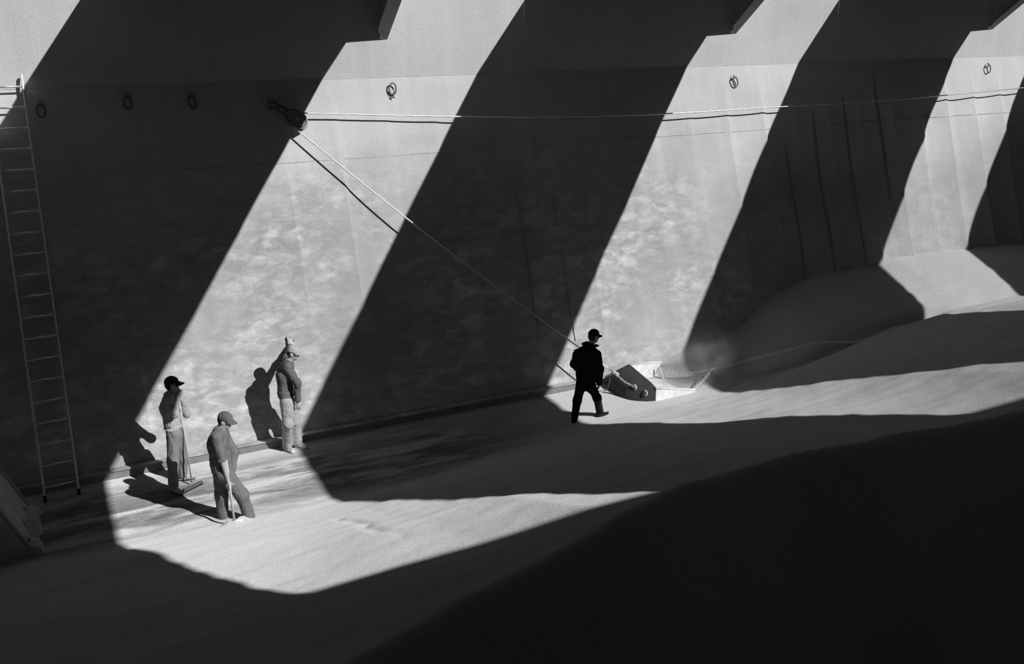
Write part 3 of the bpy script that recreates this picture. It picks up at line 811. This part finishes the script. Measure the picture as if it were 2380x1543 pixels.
def person(label, J, Fd, hd, mats, seed, hands, sleeves='long', jacket_len=.0, puffy=1.0, shoes=True, leg_w=1.0, cap_peak=True, neck_collar=False, belt=False):
    """J: world joints; Fd: facing of the body; hd: facing of the head; mats: dict of materials"""
    J = {k: np.array(v, float) for k, v in J.items()}
    Fd = unit(Fd); up = np.array([0, 0, 1.])
    base = (J['la'] + J['ra']) / 2; zf = min(J['la'][2], J['ra'][2]) - .08
    root = empty('person', (base[0], base[1], zf))
    allp = np.array(list(J.values())); lo = allp.min(0) - .35; hi = allp.max(0) + .35; lo[2] = zf - .02
    spine = unit(J['neck'] - J['pelvis'])
    lat = unit(J['rs'] - J['ls'])
    # ---- body, one continuous surface
    s = SDF(lo, hi, .0075)
    fl = (Fd, .66)
    s.cone(J['pelvis'], J['waist'], .130, .120, .05, fl); s.cone(J['waist'], J['chest'], .120, .145, .05, fl)
    s.cone(J['chest'], (J['neck'] + J['chest']) / 2 + spine * .03, .145, .12, .05, fl)
    for q in 'lr':
        s.cone(J['neck'] - spine * .03, J[q + 's'], .05, .052, .05)
        s.cone(J[q + 's'], J[q + 'e'], .050, .040, .03); s.cone(J[q + 'e'], J[q + 'w'], .039, .027, .02)
        s.cone(J[q + 'h'], J[q + 'k'], .076, .052, .04); s.cone(J[q + 'k'], J[q + 'a'], .050, .036, .03)
        s.cone(J[q + 'a'], J[q + 't'], .034, .026, .03)
    hf = unit(hd); hc = J['head']; hl = unit(np.cross(hf, up)); hu = np.cross(hl, hf)
    s.cone(J['neck'] - spine * .02, hc - hu * .06 - hf * .01, .056, .052, .03)
    s.ell(hc + hu * .015 - hf * .008, (hl, hf, hu), (.074, .095, .105), .03)           # skull
    s.ell(hc - hu * .055 + hf * .028, (hl, hf, hu), (.054, .062, .066), .035)          # jaw
    s.ell(hc + hf * .085 + hu * .028, (hl, hf, hu), (.05, .014, .010), .015)            # brow
    s.cone(hc + hf * .090 + hu * .012, hc + hf * .113 - hu * .024, .009, .014, .010)   # nose
    s.ell(hc + hf * .088 - hu * .060, (hl, hf, hu), (.024, .012, .007), .008)          # lips
    s.ell(hc + hf * .082 - hu * .093, (hl, hf, hu), (.022, .016, .016), .015)          # chin
    for sg in (-1, 1):
        s.ell(hc + hl * .032 * sg + hf * .094 + hu * .006, (hl, hf, hu), (.015, .010, .008), .0, sub=True)   # eye sockets
        s.ell(hc + hl * .032 * sg + hf * .082 + hu * .006, (hl, hf, hu), (.013, .013, .010), .004)           # eyes
        s.ell(hc + hl * .036 * sg + hf * .070 - hu * .03, (hl, hf, hu), (.022, .02, .02), .015)              # cheek
        s.ell(hc + hl * .078 * sg - hf * .012 - hu * .008, (hl, hf, hu), (.010, .020, .033), .008)           # ear
    for q, hd_ in hands.items():
        hand(s, J[q + 'w'], **hd_)
    V, F = s.mesh(); local(link('body', fast_mesh('body', V, F), mats['skin']), root)
    # ---- trousers
    t = SDF(np.minimum(lo, hi), hi, .011)
    w = leg_w
    t.cone(J['pelvis'] - spine * .02, J['waist'] - spine * .03, .150, .140, .05, (Fd, .72), cut=True)
    for q in 'lr':
        t.cone(J[q + 'h'] - up * .01, J[q + 'k'], .098 * w, .074 * w, .07); end = J[q + 'a'] - unit(J[q + 'a'] - J[q + 'k']) * -.015
        t.cone(J[q + 'k'], end, .074 * w, .070 * w, .06, cut=True)
    V, F = t.mesh(); V = wrinkle(V, F, .004, .24, seed, (0, 0, 1), .08)
    local(link('trousers', fast_mesh('trousers', V, F), mats['trousers']), root)
    # ---- jacket or shirt
    p = SDF(lo, hi, .011); a = puffy
    bot = J['pelvis'] + spine * jacket_len
    p.cone(bot, J['waist'], .160 * a, .150 * a, .05, (Fd, .74), cuta=True); p.cone(J['waist'], J['chest'], .150 * a, .172 * a, .06, (Fd, .74))
    p.cone(J['chest'], J['neck'] - spine * .05, .172 * a, .115, .05, (Fd, .76))
    p.cone(J['neck'] - spine * .10, J['neck'] + spine * .015, .09, .068, .03, cut=True)
    for q in 'lr':
        p.cone(J['neck'] - spine * .07, J[q + 's'], .075, .066 * a, .07)
        if sleeves == 'long' or (isinstance(sleeves, dict) and sleeves.get(q) == 'long'):
            p.cone(J[q + 's'], J[q + 'e'], .068 * a, .060 * a, .06); p.cone(J[q + 'e'], J[q + 'w'] - unit(J[q + 'w'] - J[q + 'e']) * .01, .060 * a, .046 * a, .04, cut=True)
        else:
            p.cone(J[q + 's'], J[q + 'e'] + (J[q + 'e'] - J[q + 's']) * .06, .070 * a, .070 * a, .06, cut=True)
    V, F = p.mesh(); V = wrinkle(V, F, .0065, .22, seed + 9, (0, 0, 1), .2)
    jk = local(link(mats.get('top_name', 'jacket'), fast_mesh('jacket', V, F), mats['top']), root)
    # ---- collar
    c0 = J['neck'] - spine * .01; mb = MB(); n = 22; cl = hf * 0 + Fd; cs = unit(np.cross(cl, spine)); vv = []
    flare = .06 if neck_collar else .018; hgt = .055 if neck_collar else .03
    for i in range(n + 1):
        tt = math.pi * (.12 + 1.76 * i / n); dr = cl * math.cos(tt) + cs * math.sin(tt)
        point = (.05 if neck_collar else .012) * max(0, math.cos(tt)) ** 2
        lo_ = c0 + dr * .066; up_ = lo_ + spine * (hgt - point) + dr * (flare * .4 + point); fo = up_ + dr * flare - spine * (hgt * (.45 if neck_collar else .9))
        vv += [lo_ - spine * .02, up_, fo, up_ + dr * .008 + spine * .006]
    ff = []
    for i in range(n):
        q = 4 * i
        ff += [(q, q + 4, q + 5, q + 1), (q + 1, q + 5, q + 7, q + 3), (q + 3, q + 7, q + 6, q + 2)]
    mb.add(vv, ff); co = mb.build('collar', mats.get('collar', mats['top']), None, True)
    m_ = co.modifiers.new('thick', 'SOLIDIFY'); m_.thickness = .008; local(co, root); co.parent = jk; co.matrix_parent_inverse = jk.matrix_parent_inverse.copy(); co.matrix_parent_inverse = Matrix()
    # ---- shoes
    for q in 'lr':
        k = SDF(np.minimum(J[q + 'a'], J[q + 't']) - .16, np.maximum(J[q + 'a'], J[q + 't']) + .16, .008)
        dt = J[q + 't'] - J[q + 'a']; dt[2] = 0; dt = unit(dt); z0 = J[q + 'a'][2] - .085
        heel = J[q + 'a'] * [1, 1, 0] + [0, 0, z0 + .045] - dt * .045; toe = heel + dt * .20 - up * .008
        k.cone(heel, toe, .046, .042, .02, (up, .85)); k.cone(J[q + 'a'] + up * .03, heel + dt * .03, .052, .048, .03)
        k.cone(J[q + 'a'] + dt * .02 - up * .02, heel + dt * .12, .045, .038, .03)
        V, F = k.mesh(); V[:, 2] = np.maximum(V[:, 2], z0 + .012)
        sh = local(link('shoe', fast_mesh('shoe', V, F), mats['shoe']), root)
        lat_ = np.cross(dt, up); mb = MB(); pr = []
        for tt in np.linspace(0, 2 * math.pi, 22, endpoint=False):
            pr.append(heel + dt * (.09 + .142 * math.cos(tt)) + lat_ * .045 * math.sin(tt) * (1 - .12 * math.cos(tt)) - [0, 0, heel[2] - z0 - .010])
        mb.prism(pr, (0, 0, .02)); so_ = mb.build('sole', mats.get('sole', M['rubber'])); so_.parent = sh; so_.matrix_parent_inverse = Matrix()
    # ---- hair and cap
    k = SDF(hc - .2, hc + .2, .008)
    k.ell(hc + hu * .008 - hf * .022, (hl, hf, hu), (.079, .088, .10), .0); k.ell(hc + hf * .10 - hu * .05, (hl, hf, hu), (.10, .115, .12), 0, sub=True)
    k.ell(hc - hu * .135, (hl, hf, hu), (.2, .2, .075), 0, sub=True)
    V, F = k.mesh(); local(link('hair', fast_mesh('hair', V, F), M['hair']), root)
    k = SDF(hc - .22, hc + .22, .008)
    k.ell(hc + hu * .040 - hf * .006, (hl, hf, hu), (.090, .110, .102), 0, below=(hu, -.012))
    k.ell(hc + hu * .018 + hf * .05, (hl, hf, hu), (.074, .066, .030), .02, below=(hu, .008))
    V, F = k.mesh(); V = wrinkle(V, F, .003, .1, seed + 3)
    cp = local(link('cap', fast_mesh('cap', V, F), mats['cap']), root)
    mb = MB(); vv = []; n = 12
    for i in range(n + 1):
        tt = -1.15 + 2.3 * i / n; dr = hf * math.cos(tt) + hl * math.sin(tt)
        inner = hc + hu * .030 + hf * .096 * math.cos(tt) + hl * .082 * math.sin(tt)
        outer = inner + hf * .082 * max(0, math.cos(tt * 1.2)) + dr * .006 - hu * (.018 + .020 * abs(math.sin(tt)))
        vv += [inner, (inner + outer) / 2 + hu * .004, outer]
    ff = []
    for i in range(n):
        q = 3 * i; ff += [(q, q + 3, q + 4, q + 1), (q + 1, q + 4, q + 5, q + 2)]
    mb.add(vv, ff); pk = mb.build('peak', mats['cap'], None, True); m_ = pk.modifiers.new('thick', 'SOLIDIFY'); m_.thickness = .006
    pk.parent = cp; pk.matrix_parent_inverse = Matrix()
    if belt:
        mb = MB(); bc = J['waist'] - spine * .045; fs = unit(Fd - spine * (Fd @ spine)); ls_ = np.cross(spine, fs)
        mb.tube([bc + ls_ * .152 * math.cos(t_) + fs * .113 * math.sin(t_) for t_ in np.linspace(0, 2 * math.pi, 30, endpoint=False)], .016, 8, closed=True)
        mb.build('belt', mats['belt'], root, True)
    tag(root, label, 'person')
    return root

def cloth(name, v):
    m, nt, b = mat_new(name)
    fold = noise(nt, mapping(nt, (1, 1, .5), (0, 0, 0), (.35, .3, 0)), 9, 2, .5, .5)
    weave = noise(nt, mapping(nt), 120, 2, .6)
    val = math_(nt, 'MULTIPLY', math_(nt, 'ADD', math_(nt, 'MULTIPLY', math_(nt, 'SUBTRACT', weave, .5), .5), 1.0), v)
    nt.links.new(gray(nt, val), b.inputs['Base Color'])
    b.inputs['Roughness'].default_value = .92; b.inputs['Specular IOR Level'].default_value = .1
    bp = nt.nodes.new('ShaderNodeBump'); bp.inputs['Strength'].default_value = .45; bp.inputs['Distance'].default_value = .03
    nt.links.new(math_(nt, 'ADD', ramp(nt, fold, [(.35, 0), (.5, .8), (.7, 1)]), math_(nt, 'MULTIPLY', weave, .05)), bp.inputs['Height'])
    nt.links.new(bp.outputs[0], b.inputs['Normal'])
    return m
C_ = {n: cloth('cloth_' + n, v) for n, v in dict(black=.02, charcoal=.05, grey=.14, denim=.24, light=.42, pale=.55, midgrey=.18, white=.72).items()}

class Figure:
    """joints read on the upright plane that faces the viewer through the figure's stand point; depth in metres away from the viewer"""
    def __init__(s, px, py, gz_=None):
        p = onZ(px, py, .03)
        for _ in range(4): p = onZ(px, py, gz(p[0], p[1]))
        s.o = p; s.dir = unit([p[0], p[1], 0]); s.right = np.array([s.dir[1], -s.dir[0], 0])
    def __call__(s, px, py, d=0.0):
        return onplane(px, py, s.dir, s.dir @ s.o + d)
    def foot(s, px, py, h=.085):
        p = onZ(px, py, .1)
        for _ in range(5): p = onZ(px, py, gz(p[0], p[1]) + h)
        return p

# --- man at the broom (standing close to the wall, chin on his hands)
A = Figure(418, 1130)
f_ = unit(A.right * .95 - A.dir * .25)
J = dict(head=A(400, 894), neck=A(394, 917), chest=A(392, 946), waist=A(400, 985), pelvis=A(406, 1004),
         rs=A(391, 926, -.17), ls=A(396, 922, .17), re=A(407, 962, -.24), le=A(434, 962, .18),
         rw=A(413, 926, -.07), lw=A(419, 922, .05), rh=A(404, 1008, -.09), lh=A(413, 1006, .09),
         rk=A(402, 1072, -.13), lk=A(424, 1062, .16), ra=A.foot(403, 1131), la=A.foot(425, 1104))
J['rt'] = J['ra'] + unit(A.right * .55 - A.dir * .8) * .16 - [0, 0, .03]; J['lt'] = J['la'] + unit(A.right * 1 - A.dir * .1) * .16 - [0, 0, .03]
hands = dict(r=dict(d=A.right * .45 + np.array([0, 0, .9]), palm_n=A.dir, side=-A.right, curl=.75),
             l=dict(d=-A.right * .2 + np.array([0, 0, .95]) - A.dir * .3, palm_n=-A.dir, side=-A.right, curl=.75))
person('man in peaked cap, light shirt and jeans leaning on a broom beside wall', J, f_, A.right * .97 - A.dir * .05,
       dict(skin=M['skin'], top=C_['light'], top_name='shirt', trousers=C_['denim'], cap=C_['charcoal'], shoe=C_['light'], belt=C_['white']), 11, hands, belt=True, jacket_len=.07, leg_w=1.15)
bt = A(415, 917, -.01)
bh = onZ(446, 1121, .06); 
bh = A.foot(446, 1121, .05)
br = empty('broom', (bh[0], bh[1], gz(bh[0], bh[1])))
mb = MB(); mb.tube([bh, bt], .0115, 10); mb.build('handle', M['wood'], br, True)
e0, e1 = A.foot(414, 1146, .045), A.foot(470, 1119, .045)
dx = unit(e1 - e0); cc = (e0 + e1) / 2; hw = np.linalg.norm(e1 - e0) / 2
mb = MB(); mb.box(cc, hw, .028, .014, dx, np.cross((0, 0, 1), dx)); bevel(mb.build('head', M['iron'], br), .006)
mb = MB()
for i in range(60):
    p = cc + dx * hw * (-.97 + 1.94 * i / 59)
    for o_ in (-.02, 0, .02):
        q = p + np.cross((0, 0, 1), dx) * o_
        mb.tube([q - [0, 0, .015], q - [0, 0, .045]], .004, 4)
bri = mb.build('bristles', M['hair'], br); bri['kind'] = 'stuff'
tag(br, 'wide push broom with a long handle held by man near ladder', 'broom')

# --- man with the shovel (nearest to the viewer)
B = Figure(548, 1204)
f_ = unit(B.right * .9 - B.dir * .45)
J = dict(head=B(523, 977), neck=B(511, 997), chest=B(506, 1028), waist=B(509, 1068), pelvis=B(514, 1090),
         rs=B(502, 1014, -.19), ls=B(520, 1006, .17), re=B(516, 1068, -.23), le=B(545, 1050, .12),
         rw=B(531, 1120, -.20), lw=B(540, 1098, -.02), rh=B(520, 1096, -.09), lh=B(514, 1096, .09),
         rk=B(562, 1150, -.13), lk=B(514, 1150, .06), ra=B(580, 1202, -.10), la=B(518, 1193, .10))
for q in ('ra', 'la'): J[q][2] = gz(J[q][0], J[q][1]) - .01
J['rt'] = J['ra'] + unit(B.right * .9 - B.dir * .4) * .16 - [0, 0, .03]; J['lt'] = J['la'] + unit(B.right * .8 - B.dir * .5) * .16 - [0, 0, .03]
sh0 = B(531, 1108, -.19)
sh1 = B.foot(545, 1214, -.03)
hdir = unit(sh1 - sh0)
hands = dict(r=dict(d=B(533, 1142, -.2) - J['rw'], palm_n=B.dir + B.right * .3, side=B.right, curl=.8),
             l=dict(d=unit(np.array([0, 0, -.8]) - B.dir * .4 - B.right * .3), palm_n=-B.right, side=-B.dir, curl=.8))
person('man in cap and open work jacket shovelling grain, foremost of the four', J, f_, B.right * .85 - B.dir * .35 - np.array([0, 0, .25]),
       dict(skin=M['skin'], top=C_['midgrey'], trousers=C_['midgrey'], cap=C_['grey'], shoe=C_['grey'], collar=C_['pale']), 23, hands, sleeves=dict(r='short', l='long'), jacket_len=-.02, puffy=1.06, leg_w=1.25)
sv = empty('shovel', (sh1[0], sh1[1], gz(sh1[0], sh1[1])))
mb = MB(); mb.tube([sh0 - hdir * .25, sh1], .017, 10); mb.build('handle', M['wood'], sv, True)
sw = unit(np.cross(hdir, B.dir)); sn = np.cross(sw, hdir); rows = []
for i in range(8):
    k = i / 7
    wdt = .115 * (1 - .55 * max(0, k - .55) / .45)
    for j in range(7):
        u = -1 + j / 3; rows.append(sh1 + hdir * (.26 * k - .03) + sw * wdt * u + sn * (.035 * u * u))
mb = MB(); mb.add(rows, [(i * 7 + j, i * 7 + j + 1, (i + 1) * 7 + j + 1, (i + 1) * 7 + j) for i in range(7) for j in range(6)])
o = mb.build('blade', M['blade'], sv, True); o.modifiers.new('thick', 'SOLIDIFY').thickness = .004
tag(sv, 'shovel with pale wooden handle dug into the sunlit grain', 'shovel')

# --- man signalling with a raised hand, close to the wall
Cc = Figure(683, 1050)
f_ = unit(Cc.right * .93 - Cc.dir * .3)
HW = wall_pt(676, 803, .045)                 # wrist of the hand propped on the wall
J = dict(head=Cc(681, 820, .12), neck=Cc(669, 842, .12), chest=Cc(663, 872, .08), waist=Cc(664, 908, .03), pelvis=Cc(669, 928),
         rs=Cc(668, 852, -.06), ls=Cc(667, 850, .30), re=Cc(691, 890, -.18), le=(Cc(667, 850, .30) + HW) / 2 + [-.05, 0, -.05],
         rw=Cc(692, 934, -.16), lw=HW, rh=Cc(667, 934, -.09), lh=Cc(676, 932, .09),
         rk=Cc(669, 985, -.12), lk=Cc(686, 982, .12), ra=Cc.foot(667, 1036), la=Cc.foot(692, 1028))
J['rt'] = J['ra'] + unit(Cc.right * .5 - Cc.dir * .85) * .16 - [0, 0, .03]; J['lt'] = J['la'] + unit(Cc.right * .75 - Cc.dir * .6) * .16 - [0, 0, .03]
hands = dict(r=dict(d=np.array([0, 0, -1.]) + Cc.right * .05, palm_n=-Cc.right, side=Cc.right * .4 - Cc.dir * .0 + Cc.right, curl=.45),
             l=dict(d=EV - EX * .05, palm_n=-EN, side=EX, curl=.04, size=1.1, spread=.16))
hands['r']['palm_n'] = Cc.dir; 
person('man in cap and long-sleeved pullover propping one raised open hand on the wall', J, f_, Cc.right * .9 - Cc.dir * .3 - np.array([0, 0, .12]),
       dict(skin=M['skin'], top=C_['grey'], top_name='pullover', trousers=C_['light'], cap=C_['light'], shoe=C_['white'], sole=C_['pale']), 37, hands, jacket_len=.03, puffy=1.12, leg_w=1.22)

# --- man in dark clothes walking towards the scraper, seen from behind
Dd = Figure(1362, 978)
f_ = unit(Dd.right * .55 + Dd.dir * .85)
J = dict(head=Dd(1380, 782, .10), neck=Dd(1371, 803, .02), chest=Dd(1362, 832), waist=Dd(1361, 868), pelvis=Dd(1361, 886),
         rs=Dd(1387, 825, -.13), ls=Dd(1343, 822, .13), re=Dd(1394, 858, -.14), le=Dd(1334, 846, .24),
         rw=Dd(1393, 893, .02), lw=Dd(1347, 866, .42), rh=Dd(1371, 892, -.05), lh=Dd(1351, 891, .06),
         rk=Dd(1388, 925, .04), lk=Dd(1342, 930, .02), ra=Dd.foot(1394, 957), la=Dd.foot(1335, 969))
J['rt'] = J['ra'] + unit(Dd.right * .7 + Dd.dir * .5) * .16 - [0, 0, .03]; J['lt'] = J['la'] + unit(Dd.right * .2 + Dd.dir * .9) * .16 - [0, 0, .03]
hands = dict(r=dict(d=np.array([0, 0, -.9]) + Dd.dir * .2 - Dd.right * .25, palm_n=-Dd.right, side=Dd.dir, curl=.35, size=1.1),
             l=dict(d=Dd.right * .6 + np.array([0, 0, .2]), palm_n=-Dd.dir, side=np.array([0, 0, 1.]), curl=.6))
person('man in black jacket and trousers walking away towards the scraper', J, f_, Dd.right * .8 + Dd.dir * .6 - np.array([0, 0, .12]),
       dict(skin=M['skin'], top=C_['black'], trousers=C_['black'], cap=C_['black'], shoe=C_['black']), 51, hands, jacket_len=-.02, puffy=1.18, neck_collar=True, leg_w=1.0)

# ------------------------------------------------------------------ dust thrown up by the scraper
m = bpy.data.materials.new('dust'); m.use_nodes = True; nt = m.node_tree
for n_ in list(nt.nodes): nt.nodes.remove(n_)
out = nt.nodes.new('ShaderNodeOutputMaterial'); vol = nt.nodes.new('ShaderNodeVolumePrincipled')
vol.inputs['Color'].default_value = (.8, .8, .8, 1); vol.inputs['Anisotropy'].default_value = .0
tc = nt.nodes.new('ShaderNodeTexCoord')
ln = nt.nodes.new('ShaderNodeVectorMath'); ln.operation = 'DOT_PRODUCT'
nt.links.new(tc.outputs['Object'], ln.inputs[0]); nt.links.new(tc.outputs['Object'], ln.inputs[1])
edge = math_(nt, 'POWER', math_(nt, 'MAXIMUM', math_(nt, 'SUBTRACT', 1.0, ln.outputs['Value']), 0.0), 3.0)
nz = nt.nodes.new('ShaderNodeTexNoise'); nz.inputs['Scale'].default_value = 2.3; nz.inputs['Detail'].default_value = 4
nt.links.new(tc.outputs['Object'], nz.inputs['Vector'])
den = math_(nt, 'MULTIPLY', math_(nt, 'MULTIPLY', edge, ramp(nt, nz.outputs['Fac'], [(.40, .0), (.68, 1)])), 2.8)
nt.links.new(den, vol.inputs['Density']); nt.links.new(vol.outputs[0], out.inputs['Volume'])
k = SDF((-1.1,) * 3, (1.1,) * 3, .1); k.ell((0, 0, 0), np.eye(3), (1, 1, 1), 0)
V, F = k.mesh()
du = link('dust_cloud', fast_mesh('dust_cloud', V, F), m)
du.location = onplane(1642, 855, (0, 1, 0), 14.4); du.scale = (1.3, .85, .95)
tag(du, 'pale dust thrown up behind the scraper at the edge of shadow', 'dust', kind='stuff')
